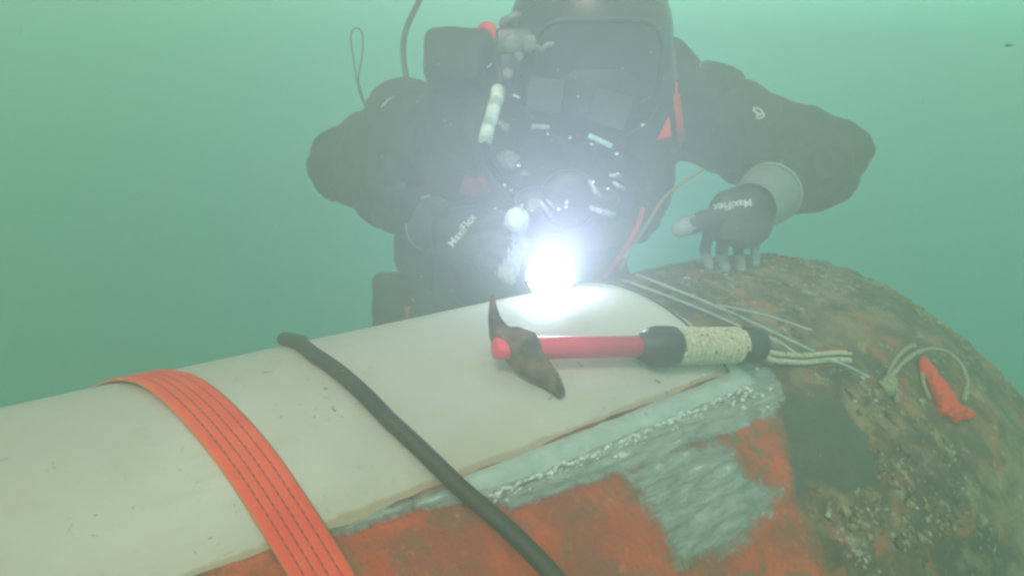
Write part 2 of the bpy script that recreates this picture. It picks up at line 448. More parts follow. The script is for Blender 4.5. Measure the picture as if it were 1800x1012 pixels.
for i in range(len(rows)-1):
    for k in range(n):
        k2 = (k+1) % n; f = bm.faces.new((rows[i][k], rows[i+1][k], rows[i+1][k2], rows[i][k2]))
        pk = (phs[k]-B0)*HR; pk2 = ((phs[k2] if k2 else PI)-B0)*HR
        for lp, q in zip(f.loops, ((ht[i], pk), (ht[i+1], pk), (ht[i+1], pk2), (ht[i], pk2))): lp[uvl].uv = q
bm.faces.new(rows[0]); bm.faces.new(rows[-1][::-1])
hull = link('hull', bm, mt_hull)
tag(hull, 'rounded rusty steel hull with red paint and bare scraped patches under the white pipe', 'hull')
# putty fillet along the seam and up round the end of the pipe
def seam_strip(pts_a, pts_b, bulge, nm, mat, lump=0.0, nn=7):
    bm = bmesh.new(); R = []
    for a, b in zip(pts_a, pts_b):
        row = []
        nrm = (b-a).cross(AX if True else UP)
        for j in range(nn+1):
            u = j/nn; p = a.lerp(b, u)
            c = W3(p.dot(AX), HC[0], HC[1]); out = (p-c).normalized()
            h = bulge*math.sin(PI*u)+(lump*noise.fractal(p*70, 1, 2, 4) if 0 < j < nn else 0)
            row.append(bm.verts.new(p+out*h))
        R.append(row)
    for A, B in zip(R, R[1:]):
        for j in range(nn): bm.faces.new((A[j], B[j], B[j+1], A[j+1]))
    return link(nm, bm, mat, hull)
pa, pb = [], []
t = .27
while t < PEND:
    w = .7+.3*min(1, (t-.27)/.1)
    pa.append(pipe_pt(t, SE+.012, .0015+.001*noise.noise(Vector((t*40, 0, 0))))); pb.append(hull_pt(t, .030*w+.003*noise.noise(Vector((t*25, 3, 0))), -.001)); t += .004
for i in range(60):                                         # round the end, over the top
    ph = SE-(SE+1.2)*i/59; wd = .02+.006*noise.noise(Vector((ph*7, 1, 0)))
    pa.append(pipe_pt(PEND-.002, ph, .002)); ph2 = math.asin(max(-1, min(1, (HC[0]-pipe_pt(PEND, ph).dot(NV))/HR)))
    s_ = (ph2-B0)*HR
    pb.append(hull_pt(PEND+wd, s_ + (.03 if i < 1 else .03*max(0, 1-i/9)), -.001))
seam_strip(pa, pb, .005, 'putty_fillet', mt_putty, .0012)
# crumbly bright weld along the outer edge of the fillet
bm = bmesh.new()
wp = [(hull_pt(.285+.0045*i, .031+.003*noise.noise(Vector((i*.3, 0, 5))), .001)) for i in range(86)]
wr = [.0011+.0036*max(0, noise.noise(Vector((i*.55, 7, 0)))+.25)+(.003 if i > 76 else 0)*abs(noise.noise(Vector((i*.9, 9, 0)))) for i in range(86)]
wp = [p+Vector((noise.noise(p*130), noise.noise(p*130+Vector((9, 0, 0))), noise.noise(p*130+Vector((0, 9, 0)))))*.003 for p in wp]
tube(bm, wp, wr, 8)
for i in range(70):
    c = hull_pt(PEND-.02+random.gauss(.01, .018), .028+random.gauss(.0, .014), .001); r = random.uniform(.001, .0035)
    ellipsoid(bm, c, Vector((r, r*random.uniform(-.5, .5), 0)), Vector((0, r*random.uniform(.4, 1), r*.3)), Vector((0, 0, r*random.uniform(.5, 1))), 8, 6)
for i in range(200):  # weld crumbs: small pale chips added as glints along the bead
    c = hull_pt(random.uniform(.285, PEND), .032+random.gauss(.002, .0035), .0008); r = random.uniform(.0006, .0022)
    ellipsoid(bm, c, AX*r*random.uniform(.8, 2)+UP*r*.3, NV*r*random.uniform(.4, .9), UP*r*random.uniform(.4, .8), 7, 5)
for i in range(26):
    c = hull_pt(PEND-.0+random.gauss(.012, .006), -.115+random.gauss(.0, .02), .005); r = random.uniform(.001, .003)
    ellipsoid(bm, c, AX*r*2, NV*r, UP*r*.6, 8, 6)
link('weld_bead', bm, mt_weld, hull)
# encrusting growth
def mk_growth():
    m = M_('encrusting_growth', .8); a = m.attr('tone').outputs['Fac']; ob = m.tc.outputs['Object']
    c = m.mix(m.ramp(a, .2, .5), (.07, .06, .04), (.20, .12, .06)); c = m.mix(m.ramp(a, .55, .8), c, (.34, .27, .16)); c = m.mix(m.ramp(a, .95, .99), c, (.55, .50, .42))
    m.color(c).bump(m.noise(ob, 300, 4), .001); return m.m
bm = bmesh.new(); tl = bm.verts.layers.float.new('tone'); cnt = 0; bases = []
while cnt < 2600:
    t = random.uniform(.62, 1.4); s = random.uniform(-.42, .62)
    g = growth(t, s, None)
    cl = noise.noise(Vector((t*22, s*22, 4)))+.5*noise.noise(Vector((t*60, s*60, 8)))
    if s < .02 and t < PEND+.05: continue
    if random.random() > g*max(0, cl*1.6+.15): continue
    r = random.uniform(.0012, .0042)*(1.5 if random.random() < .08 else 1)
    c = hull_pt(t, s, .001+g*.002); out = (c-W3(t, HC[0], HC[1])).normalized()
    x, y = frame(out); tone = random.random()
    k0 = len(bm.verts)
    res = bmesh.ops.create_icosphere(bm, subdivisions=1, radius=1)
    sx_, sy_, sz_ = r*random.uniform(.6, 1.5), r*random.uniform(.6, 1.5), r*random.uniform(.4, .9)
    for v in res['verts']:
        q = v.co*(1+.35*random.uniform(-1, 1)); v.co = c+x*q.x*sx_+y*q.y*sy_+out*q.z*sz_; v[tl] = tone
    cnt += 1
gr = link('marine_growth', bm, mk_growth())
tag(gr, 'crusty brown and whitish marine growth and barnacles scattered over the rusty hull', 'marine growth', kind='stuff')
rebase(hull); rebase(gr)

# ------------------------------------------------------------------ wraps: strap and hose round pipe and hull
def wrap_profile(off):
    """closed convex loop round pipe circle and hull circle in the (away, up) plane, from the top of the pipe towards the camera"""
    pts = []
    for C, R in ((PC, PR+off), (HC, HR+off)):
        for k in range(720):
            a = 2*PI*k/720; pts.append((C[0]-R*math.sin(a), C[1]+R*math.cos(a)))
    pts = sorted(set(pts))
    def half(ps):
        h = []
        for p in ps:
            while len(h) > 1 and (h[-1][0]-h[-2][0])*(p[1]-h[-2][1])-(h[-1][1]-h[-2][1])*(p[0]-h[-2][0]) <= 0: h.pop()
            h.append(p)
        return h
    lo = half(pts); hi = half(pts[::-1]); hl = lo[:-1]+hi[:-1]
    # angle parameter about the pipe centre (towards camera positive); resample evenly by arc
    hl = sorted(hl, key=lambda q: math.atan2(PC[0]-q[0], q[1]-(PC[1]-.15)))
    out = []; n = len(hl)
    for i in range(n):
        a, b = hl[i], hl[(i+1) % n]; l_ = math.hypot(b[0]-a[0], b[1]-a[1]); m = max(1, int(l_/.006))
        for j in range(m): out.append((a[0]+(b[0]-a[0])*j/m, a[1]+(b[1]-a[1])*j/m))
    return out
def phi_of(q): return math.atan2(PC[0]-q[0], q[1]-PC[1])
# webbing strap
prof = wrap_profile(.003)
bm = bmesh.new(); uvl = bm.loops.layers.uv.new('UVMap'); NW = 24; rows = []; acc = 0; last = None; vv = []
def strap_t(ph):
    d = math.degrees(ph); d = max(-40, min(75, d)); return .0840+.00128*d-.0000055*d*d
for q in prof:
    ph = phi_of(q); t0 = strap_t(ph); 
    if last: acc += math.hypot(q[0]-last[0], q[1]-last[1])
    last = q; vv.append(acc)
    # a slight lift on top, where the webbing stands off the pipe
    dn = Vector((q[0]-PC[0], q[1]-PC[1]-(-.12))).normalized()
    lift = .006*math.exp(-((math.degrees(ph)+4)/14)**2)
    wid = .046-.00009*max(0, min(60, math.degrees(ph)))
    row = []
    for side in (0, 1):
        rr = []
        for j in range(NW+1):
            u = j/NW; rib = .0007*abs(math.sin(PI*u*5)) if side == 0 else 0
            e = -.0018 if side else .0
            edge = .001*(abs(u-.5)*2)**6
            h = lift*(1-.5*u)+rib+e-edge+.0012*noise.noise(Vector((acc*9, u*1.5, 2)))
            rr.append(bm.verts.new(W3(t0+(u-.5)*wid, q[0]+dn.x*h, q[1]+dn.y*h)))
        row.append(rr)
    rows.append(row)
n = len(rows)
for i in range(n):
    A, B = rows[i], rows[(i+1) % n]; v0 = vv[i]; v1 = vv[i+1] if i+1 < n else acc+.006
    def quad(a, b, c, d, us):
        f = bm.faces.new((a, b, c, d))
        for lp, uv in zip(f.loops, us): lp[uvl].uv = uv
    for j in range(NW):
        u0, u1 = j/NW, (j+1)/NW
        quad(A[0][j], A[0][j+1], B[0][j+1], B[0][j], ((u0, v0), (u1, v0), (u1, v1), (u0, v1)))
        quad(A[1][j+1], A[1][j], B[1][j], B[1][j+1], ((u1, v0), (u0, v0), (u0, v1), (u1, v1)))
    quad(A[1][0], A[0][0], B[0][0], B[1][0], ((0, v0), (0, v0), (0, v1), (0, v1)))
    quad(A[0][NW], A[1][NW], B[1][NW], B[0][NW], ((1, v0), (1, v0), (1, v1), (1, v1)))
bmesh.ops.recalc_face_normals(bm, faces=bm.faces[:])
strap = link('webbing_strap', bm, mt_strap)
tag(strap, 'flat orange red webbing strap with stitched lines wrapped over the white pipe', 'strap'); rebase(strap)
# black hose
HPIX = [(498, 596), (551, 623), (619, 673), (683, 737), (747, 797), (811, 856), (884, 915), (971, 1002)]
def hose_t():
    out = []
    for i, p in enumerate(HPIX):
        w = on_pipe(*p, .0078) if i < 5 else None
        if w is None:
            # on the bridging stretch: intersect by matching angle later
            w = on_hull(*p, .012)
        out.append((math.atan2(PC[0]-w.dot(NV), w.z-PC[1]), w.dot(AX)))
    return out
ht_ = hose_t()
def hose_of(ph):
    if ph <= ht_[0][0]: return ht_[0][1]+(ht_[0][0]-ph)*.14
    for (p0, t0), (p1, t1) in zip(ht_, ht_[1:]):
        if ph <= p1: return t0+(t1-t0)*(ph-p0)/(p1-p0)
    return ht_[-1][1]+min(1.2, ph-ht_[-1][0])*.10*max(0, 1-(ph-ht_[-1][0])/3)
prof = wrap_profile(.0078); pts = [W3(hose_of(phi_of(q)) if phi_of(q) < 2.6 else hose_of(2.6), q[0], q[1]) for q in prof if -2.9 < phi_of(q) < 2.9]
for _ in range(6): pts = [pts[0]]+[(pts[i-1]+pts[i]*2+pts[i+1])/4 for i in range(1, len(pts)-1)]+[pts[-1]]
bm = bmesh.new(); tube(bm, pts, .0078, 16)
hose = link('hose', bm, mt_hose)
tag(hose, 'black rubber hose looped over the white pipe between the orange strap and the hammer', 'hose'); rebase(hose)

# ------------------------------------------------------------------ hammer
ham = empty('hammer')
A0 = on_pipe(868, 612, .030); A1 = on_pipe(1330, 606, .030)
dep = lambda p: p.y*CT-p.z*ST
def px_of(p): f = dep(p); return 900+F*p.x/f, 506-F*(p.y*ST+p.z*CT)/f
sh = (A1-A0); LEN = sh.length; SD = sh.normalized(); k = LEN/465.0
def a_(px):
    lo_, hi_ = -.1, .8
    for _ in range(40):
        m_ = (lo_+hi_)/2
        if px_of(A0+SD*m_)[0] < px: lo_ = m_
        else: hi_ = m_
    return lo_
bm = bmesh.new(); lathe(bm, A0, SD, [(0, .004), (0.0, .009), (.002, .0115), (.018, .0122), (a_(900), .0122), (a_(1124), .0122)], 32)
link('handle', bm, mt_pink, ham)
bm = bmesh.new(); lathe(bm, A0, SD, [(a_(1122), .0138), (a_(1124), .0155), (a_(1138), .0165), (a_(1140), .021), (a_(1150), .0232), (a_(1168), .0236), (a_(1182), .0232), (a_(1186), .021)], 40)
link('grip_collar', bm, mt_black, ham); bm = bmesh.new()
lathe(bm, A0, SD, [(a_(1296), .020), (a_(1299), .0225), (a_(1325), .0225), (a_(1334), .020), (a_(1337), .008)], 40)
link('end_cap', bm, mt_black, ham)
bm = bmesh.new(); x, y = frame(SD); coils = 14; pts = []
s0, s1 = a_(1186), a_(1298)
for i in range(coils*28):
    q = i/(coils*28-1); an = 2*PI*coils*q; rr = .0188+.0004*noise.noise(Vector((q*30, 0, 1)))
    pts.append(A0+SD*(s0+(s1-s0)*q)+(x*math.cos(an)+y*math.sin(an))*rr)
tube(bm, pts, .0036, 8)
lathe(bm, A0, SD, [(s0, .0165), (s1, .0165)], 24)
link('rope_grip', bm, mt_rope, ham)
# head: a thick eye round the shaft with a curved spike up and a pick down towards the camera
Hc = A0+SD*a_(915)
low_t = on_pipe(988, 697, .004)
upv = Hc+(Hc-low_t)*.75; up_t = P(866, 517, dep(upv))
def sect(bm, pts):                                          # pts: centre, half-width along shaft, half-thickness
    R = []
    for i, (c, w, h) in enumerate(pts):
        d = (pts[min(i+1, len(pts)-1)][0]-pts[max(i-1, 0)][0]).normalized()
        wv = (SD-d*SD.dot(d)).normalized(); hv = d.cross(wv)
        R.append([bm.verts.new(c+wv*w*math.copysign(abs(math.cos(q))**.6, math.cos(q))+hv*h*math.copysign(abs(math.sin(q))**.6, math.sin(q))) for q in [2*PI*m/16+.01 for m in range(16)]])
    for A, B in zip(R, R[1:]):
        for m in range(16): bm.faces.new((A[m], A[(m+1) % 16], B[(m+1) % 16], B[m]))
    bm.faces.new(R[0][::-1]); bm.faces.new(R[-1])
H1 = P(872, 568, dep(Hc.lerp(up_t, .5))); H2 = P(885, 592, dep(Hc.lerp(up_t, .2)))
L1 = Hc.lerp(low_t, .30)-SD*.002; L2 = Hc.lerp(low_t, .68)+SD*.003
ctr = smooth_path([up_t, P(867, 545, dep(Hc.lerp(up_t, .75))), H1, H2, Hc, L1, L2, low_t], 5)
keyw = [.0012, .0042, .0072, .0130, .0210, .0165, .0100, .0040]; keyh = [.002, .006, .009, .014, .0175, .013, .008, .002]
n = len(ctr)
def kv(K, i):
    q = i/(n-1)*(len(K)-1); a = min(int(q), len(K)-2); return K[a]+(K[a+1]-K[a])*(q-a)
bm = bmesh.new(); sect(bm, [(c, kv(keyw, i), kv(keyh, i)) for i, c in enumerate(ctr)])
hd = link('hammer_head', bm, mt_steel, ham)
# tail cord: a bight of the grip rope lying on the hull
def drape(pix, off): return smooth_path([on_hull(a, b, off) for a, b in pix], 7)
bm = bmesh.new(); e0 = A0+SD*a_(1334)
for dy, o in ((-3, .007), (9, .006)):
    pp = [e0-SD*.004]+[on_hull(px, py+dy, o+.012*max(0, 1-(px-1335)/90)) for px, py in ((1352, 622), (1380, 626), (1412, 628), (1445, 625), (1475, 623), (1494, 624))]
    tube(bm, smooth_path(pp, 8), .0038, 8)
link('tail_cord', bm, mt_rope, ham)
tag(ham, 'pick hammer with pink red shaft and cream rope wound grip lying on the white pipe', 'hammer'); rebase(ham)

# ------------------------------------------------------------------ rods on the hull
RODS = [((1118, 482), (1432, 618), .0022, 'brightest grey rod, its pale tip nearest the lamp, lying behind the hammer grip'),
        ((1096, 492), (1385, 612), .0018, 'thin grey rod lying just in front of the brightest one beside the hammer grip'),
        ((1262, 536), (1428, 581), .0017, 'short grey rod fanning out furthest back towards the top of the hull'),
        ((1330, 586), (1400, 622), .0017, 'shortest grey rod stub ending at the cord of the hammer'),
        ((1445, 630), (1528, 664), .0018, 'thin grey rod pointing at the knot of the rope ring')]
for a, b, r, lb in RODS:
    pa_, pb_ = on_hull(*a, .018), on_hull(*b, .014)
    bm = bmesh.new(); mid = (pa_+pb_)/2+UP*.004
    tube(bm, smooth_path([pa_, mid, pb_], 6), r, 10)
    rd = link('rod', bm, mt_rod); tag(rd, lb, 'rod', 'loose grey rods on the hull'); rebase(rd)

# ------------------------------------------------------------------ rope ring with knot, and red cloth
rr_ = empty('rope_ring')
bm = bmesh.new()
ring_px = [(1560, 672), (1578, 648), (1603, 625), (1635, 613), (1668, 620), (1692, 645), (1700, 675), (1694, 704)]
tube(bm, smooth_path([on_hull(a, b, .012+.012*math.sin(PI*i/7)) for i, (a, b) in enumerate(ring_px)], 8), .0032, 8)
tube(bm, smooth_path([on_hull(a, b, .010) for a, b in ((1556, 676), (1570, 640), (1590, 615), (1608, 607))], 8), .0032, 8)
tube(bm, smooth_path([on_hull(a, b, .006) for a, b in ((1622, 640), (1622, 668), (1634, 700))], 6), .0028, 8)
tube(bm, smooth_path([on_hull(a, b, .006) for a, b in ((1562, 680), (1574, 690), (1576, 706))], 6), .0030, 8)
link('cord', bm, mt_rope2, rr_)
bm = bmesh.new(); kc = on_hull(1562, 678, .010); out = (kc-W3(kc.dot(AX), *HC)).normalized(); x, y = frame(out)
for j in range(3):
    q = [kc+x*(.012*math.cos(a)*(1-.15*j))+y*(.008*math.sin(a))+out*(.004*math.sin(2*a+j))+x*(j-1)*.004 for a in [2*PI*i/14 for i in range(14)]]
    tube(bm, q, .0042, 8, closed=True)
link('knot', bm, mt_rope2, rr_)
tag(rr_, 'weathered cream rope ring with a thick knot standing on the hull around the red cloth', 'rope'); rebase(rr_)
bm = bmesh.new()
rg = [((1622, 636), .0062), ((1633, 655), .0105), ((1646, 678), .0125), ((1658, 697), .0135), ((1668, 716), .0125), ((1684, 724), .0105), ((1700, 727), .0075), ((1708, 727), .0045)]
limb(bm, [(on_hull(*p, .008), r) for p, r in rg])
limb(bm, [(on_hull(*p, .005), r) for p, r in (((1650, 690), .008), ((1660, 722), .009), ((1680, 736), .006))])
bm = fuse(bm, .0016, 2, lambda c: .0035*noise.fractal(c*75, .9, 2, 4))
rag = link('cloth', bm, mt_redrag)
tag(rag, 'crumpled bright red cloth lying on the hull inside the rope ring', 'cloth'); rebase(rag)

# ------------------------------------------------------------------ diver
J = {k: P(*v) for k, v in dict(
    pelvis=(900, 700, 1.52), belly=(950, 500, 1.42), chest=(1000, 300, 1.36), upchest=(1010, 190, 1.33), neck=(1028, 130, 1.27), head=(1035, 90, 1.17),
    shL=(765, 235, 1.36), elL=(618, 288, 1.34), wrL=(775, 402, 1.16), shR=(1245, 200, 1.34), elR=(1448, 285, 1.30), wrR=(1342, 350, 1.14),
    hipL=(830, 600, 1.48), knL=(755, 570, 1.46), hipR=(1000, 660, 1.55), knR=(1080, 820, 1.75), anL=(700, 1000, 1.85), anR=(1080, 1250, 2.0)).items()}
bm = bmesh.new(); Xv, Zf = Vector((1, 0, 0)), Vector((0, CT, -ST)); Yv = Vector((0, ST, CT))
ellipsoid(bm, J['chest'], Xv*.215, Zf*.135, Yv*.20)
ellipsoid(bm, J['upchest'], Xv*.225, Zf*.13, Yv*.13)
ellipsoid(bm, J['belly'], Xv*.195, Zf*.13, Yv*.17)
ellipsoid(bm, J['pelvis'], Xv*.19, Zf*.13, Yv*.15)
ellipsoid(bm, P(1110, 130, 1.36), Xv*.13, Zf*.11, Yv*.075)
ellipsoid(bm, P(815, 330, 1.33), Xv*.13, Zf*.11, Yv*.15)
ellipsoid(bm, P(800, 430, 1.38), Xv*.125, Zf*.11, Yv*.12)
ellipsoid(bm, P(1320, 205, 1.33), Xv*.085, Zf*.08, Yv*.060)
ellipsoid(bm, P(690, 235, 1.36), Xv*.075, Zf*.08, Yv*.085)
limb(bm, [(J['upchest'], .09), (J['neck'], .075), (J['head'], .085)])
ellipsoid(bm, J['head'], Xv*.078, Zf*.095, Yv*.11)
ellipsoid(bm, J['head']-Zf*.095+Yv*-.005, Xv*.012, Zf*.02, Yv*.02, 10, 8)            # nose
limb(bm, [(P(840, 205, 1.35), .10), (J['shL'], .098), (J['shL'].lerp(J['elL'], .5), .095), (J['elL'], .082), (J['elL'].lerp(J['wrL'], .4), .070), (J['wrL'], .042)])
limb(bm, [(P(1160, 185, 1.34), .10), (J['shR'], .095), (J['shR'].lerp(J['elR'], .5)+Yv*-.012, .096), (J['elR'], .086), (J['elR'].lerp(J['wrR'], .45), .070), (J['wrR'], .040)])
limb(bm, [(J['hipL'], .13), (J['knL'], .105), (J['anL'], .055), (J['anL']+Vector((0, .12, -.03)), .04)])
limb(bm, [(J['hipR'], .12), (J['knR'], .088), (J['anR'], .055), (J['anR']+Vector((0, .12, -.03)), .04)])
def wrinkle(c):
    q = c+Vector((noise.noise(c*6), noise.noise(c*6+Vector((5, 0, 0))), noise.noise(c*6+Vector((0, 5, 0)))))*.05
    w = noise.fractal(Vector((c.x*7, c.y*7, c.z*13)), 1, 2, 3)*.010-(1-abs(noise.noise(Vector((q.x*22, q.y*12, q.z*9)))))**6*.017+.005
    return w
bm = fuse(bm, .009, 5, wrinkle)
person = link('person', bm, mt_suit)
tag(person, 'diver in black drysuit, helmet and gloves bending over the white pipe with a lit lamp', 'person')

# helmet
HC0 = P(1035, 78, 1.13)
bm = bmesh.new(); ellipsoid(bm, HC0, Xv*.140, Zf*.150, Yv*.150, 40, 28)
ellipsoid(bm, HC0-Yv*.085-Zf*.04, Xv*.118, Zf*.09, Yv*.09)
bm = fuse(bm, .006, 4)
helmet = link('helmet', bm, mt_dark, person)
FN = (-Zf-Yv*.55).normalized(); FU = (Yv-FN*Yv.dot(FN)).normalized()                 # the face port looks forward and down
fc = HC0-Yv*.070-Zf*.115
bm = bmesh.new()
def rrect(c, x, y, w, h, r, n=6):
    pts = []
    for (sx_, sy_, a0) in ((1, 1, 0), (-1, 1, PI/2), (-1, -1, PI), (1, -1, 3*PI/2)):
        for i in range(n+1):
            a = a0+PI/2*i/n; pts.append(c+x*(sx_*(w-r)+r*math.cos(a))+y*(sy_*(h-r)+r*math.sin(a)))
    return pts
tube(bm, rrect(fc+FN*.010, Xv, FU, .095, .062, .04), .004, 8, closed=True)
link('face_port_frame', bm, mt_dark, helmet)
bm = bmesh.new(); R = rrect(fc+FN*.010, Xv, FU, .094, .061, .04); cv = bm.verts.new(fc+FN*.020); R = [bm.verts.new(p) for p in R]
for i in range(len(R)): bm.faces.new((cv, R[i], R[(i+1) % len(R)]))
R2 = [bm.verts.new(v.co-FN*.006) for v in R]
for i in range(len(R)): bm.faces.new((R[i], R2[i], R2[(i+1) % len(R)], R[(i+1) % len(R)]))
glass = M_('face_port_glass', .6, 0, (.03, .05, .055)); pass
g1 = glass.noise(glass.tc.outputs['Object'], 20); glass.color(glass.mix(glass.ramp(g1, .3, .7), (.022, .026, .028), (.036, .042, .044)))
link('face_port_pane', bm, glass.m, helmet, False)
def pillar(px, py, dpt, r, h, mat, nm, par, d=None, n=20, knurl=0):
    c = P(px, py, dpt); d = d or -ray(px, py).normalized(); bm = bmesh.new()
    lathe(bm, c-d*h, d, [(0, r*.7), (h*.3, r*.8), (h*.35, r), (h*.9, r), (h, r*.85), (h*1.02, r*.4)], n)
    if knurl:
        for f in [f for f in bm.faces if len(f.verts) == 4][::2]: pass
    return link(nm, bm, mat, par)
mt_knob = simple('weathered_knob', (.21, .22, .19), .6, .1, .4, 60, .001)
def knob(px, py, dpt, r, h, mat, nm, par, d=None):
    c = P(px, py, dpt); d = (d or (c*-1)).normalized(); bm = bmesh.new(); x, y = frame(d); N_ = 32; R = []
    prof_ = [(0, .7, 0), (h*.25, .75, 0), (h*.3, 1, 1), (h*.85, 1, 1), (h, .85, .5), (h*1.02, .3, 0)]
    for a_0, q, kn in prof_:
        R.append([bm.verts.new(c+d*(a_0-h)+(x*math.cos(t_)+y*math.sin(t_))*r*q*(1+kn*.07*(-1)**((i//2) % 2))) for i, t_ in enumerate([2*PI*i/N_ for i in range(N_)])])
    for A, B in zip(R, R[1:]):
        for i in range(N_): bm.faces.new((A[i], A[(i+1) % N_], B[(i+1) % N_], B[i]))
    bm.faces.new(R[0][::-1]); bm.faces.new(R[-1]); return link(nm, bm, mat, par)
# side block and its valves, on the picture's left of the helmet
bm = bmesh.new(); box(bm, P(905, 85, 1.06), Xv*.030, Zf*.035, Yv*.020, .006); box(bm, P(898, 112, 1.06), Xv*.018, Zf*.03, Yv*.028, .005)
link('side_block', bm, mt_dark, helmet)
for px, py, r in ((903, 77, .0135), (930, 76, .0125), (912, 100, .007), (892, 130, .008)):
    knob(px, py, .98, r, .022, mt_knob, 'valve_knob', helmet)
bm = bmesh.new(); tube(bm, smooth_path([P(940, 78, .985), P(952, 88, .975), P(960, 80, .97), P(974, 78, .97)], 5), .0035, 8)
link('bleed_valve', bm, mt_knob, helmet)
bm = bmesh.new(); ellipsoid(bm, P(900, 36, 1.06), Xv*.022+Yv*.008, Zf*.015, Yv*.010-Xv*.004); bm2 = fuse(bm, .003, 1, lambda c: .004*noise.noise(c*90))
link('hinge_clamp', bm2, mt_knob, helmet)
bm = bmesh.new(); c = P(858, 60, 1.04)
pp = smooth_path([P(843, 49, 1.05), P(858, 47, 1.04), P(868, 58, 1.035), P(873, 76, 1.035)], 6)
tube(bm, pp, [.002+.006*math.sin(PI*min(1, .15+i/(len(pp)-1)*.85))for i in range(len(pp))], 10); link('red_clip', bm, mt_red, helmet)
# oral-nasal panels, bars, regulator
def plate(px, py, dpt, w, h, th, mat, nm, par, rot=0, bev=.002, tilt=0):
    c = P(px, py, dpt); bm = bmesh.new(); d = (c*-1).normalized(); x = (Xv-d*Xv.dot(d)).normalized(); y = d.cross(x)
    x, y = x*math.cos(rot)+y*math.sin(rot), -x*math.sin(rot)+y*math.cos(rot)
    if tilt: y, d = (y*math.cos(tilt)+d*math.sin(tilt)), (d*math.cos(tilt)-y*math.sin(tilt))
    box(bm, c, x*w, y*h, d*th, bev); return link(nm, bm, mat, par, False)
mt_panel = simple('blue_grey_panel', (.045, .06, .068), .5, .2, .25, 25, .0005)
plate(958, 168, 1.00, .027, .024, .004, mt_panel, 'panel', helmet, -.1)
plate(1072, 192, 1.00, .030, .025, .004, mt_panel, 'panel', helmet, -.25)
plate(1055, 248, .985, .0195, .0042, .004, mt_chrome, 'latch_bar', helmet, -.42)['label'] = 'bright chrome latch bar'
plate(950, 223, .99, .0135, .0035, .003, mt_grey, 'latch_bar', helmet, -.05)
plate(908, 170, .985, .006, .0022, .002, mt_chrome, 'clip', helmet, -.4)
# white taped hose beside the helmet
bm = bmesh.new()
for a, b in (((876, 158), (873, 178)), ((871, 181), (862, 214)), ((860, 217), (853, 247))):
    p0, p1 = P(*a, 1.02), P(*b, 1.0); d = p1-p0; lathe(bm, p0, d, [(0, .0085), (.0012, .0108), (d.length-.001, .0108), (d.length, .0085)], 20)
link('taped_hose_section', bm, mt_white, person)
bm = bmesh.new(); tube(bm, smooth_path([P(885, 105, 1.05), P(878, 135, 1.03), P(876, 158, 1.03), P(864, 205, 1.022), P(853, 247, 1.008), P(862, 290, 1.03), P(900, 330, 1.06), P(960, 350, 1.06)], 8), .0068, 12)
link('breathing_hose', bm, mt_black, person)
# regulator body
regc = P(1000, 350, 1.02); rd_ = (P(1000, 350, 1.02)*-1).normalized()
bm = bmesh.new(); lathe(bm, regc-rd_*.05, rd_, [(0, .03), (.01, .044), (.035, .046), (.044, .042), (.048, .030), (.050, .01)], 40)
ellipsoid(bm, regc-rd_*.03+Xv*.05, Xv*.03, Zf*.02, Yv*.018)
ellipsoid(bm, regc-rd_*.03-Xv*.05, Xv*.035, Zf*.02, Yv*.020)
reg = link('regulator', bm, mt_dark, person)
mt_clr = simple('brushed_alloy', (.42, .46, .48), .3, .8, .3, 90, .0006)
for a, b, r in (((950, 355), (968, 378), .003), ((962, 352), (975, 365), .0022), ((1037, 320), (1052, 345), .004), ((1040, 366), (1078, 378), .0045), ((1074, 308), (1092, 310), .003), ((1080, 322), (1096, 332), .003)):
    bm = bmesh.new(); capsule(bm, P(*a, .97), r, P(*b, .975), r, 12); link('fitting', bm, mt_clr, person)
for px, py, r in ((912, 291, .0028), (982, 368, .0032), (996, 356, .003), (995, 364, .0028), (1043, 320, .003), (1084, 271, .003), (1040, 254, .0022), (1002, 242, .0022), (963, 236, .002), (887, 325, .0025), (918, 361, .0025), (935, 371, .0025), (1069, 332, .0025), (1016, 170, .0016), (1086, 305, .002), (898, 334, .0018), (1130, 220, .003), (871, 366, .0018), (1052, 250, .002)):
    bm = bmesh.new(); ellipsoid(bm, P(px, py, .968), Xv*r*1.3, Zf*r, Yv*r, 12, 8); link('glitter_stud', bm, mt_chrome, person)  # chrome beads added to stand for glitter points on the chest gear
# soft crumpled light fittings left of the regulator
for px, py, w in ((893, 280, .016), (921, 306, .008), (940, 362, .014), (886, 222, .009)):
    bm = bmesh.new(); ellipsoid(bm, P(px, py, 1.0), Xv*w, Zf*w*.5, Yv*w*.8, 14, 10); bm = fuse(bm, .0022, 1, lambda c: .005*noise.fractal(c*110, 1, 2, 3))
    link('hose_fitting', bm, mt_knob, person)
bm = bmesh.new(); kc = P(909, 386, .99); lathe(bm, kc+kc.normalized()*.02, -kc, [(0, .012), (.004, .017), (.02, .0175), (.026, .014), (.029, .008), (.03, .002)], 32)
for j in range(5): lathe(bm, kc+kc.normalized()*(.018-.004*j), -kc, [(0, .0174), (.0006, .0186), (.0018, .0186), (.0024, .0174)], 32, False)
link('inflator_valve', bm, mt_white, person)
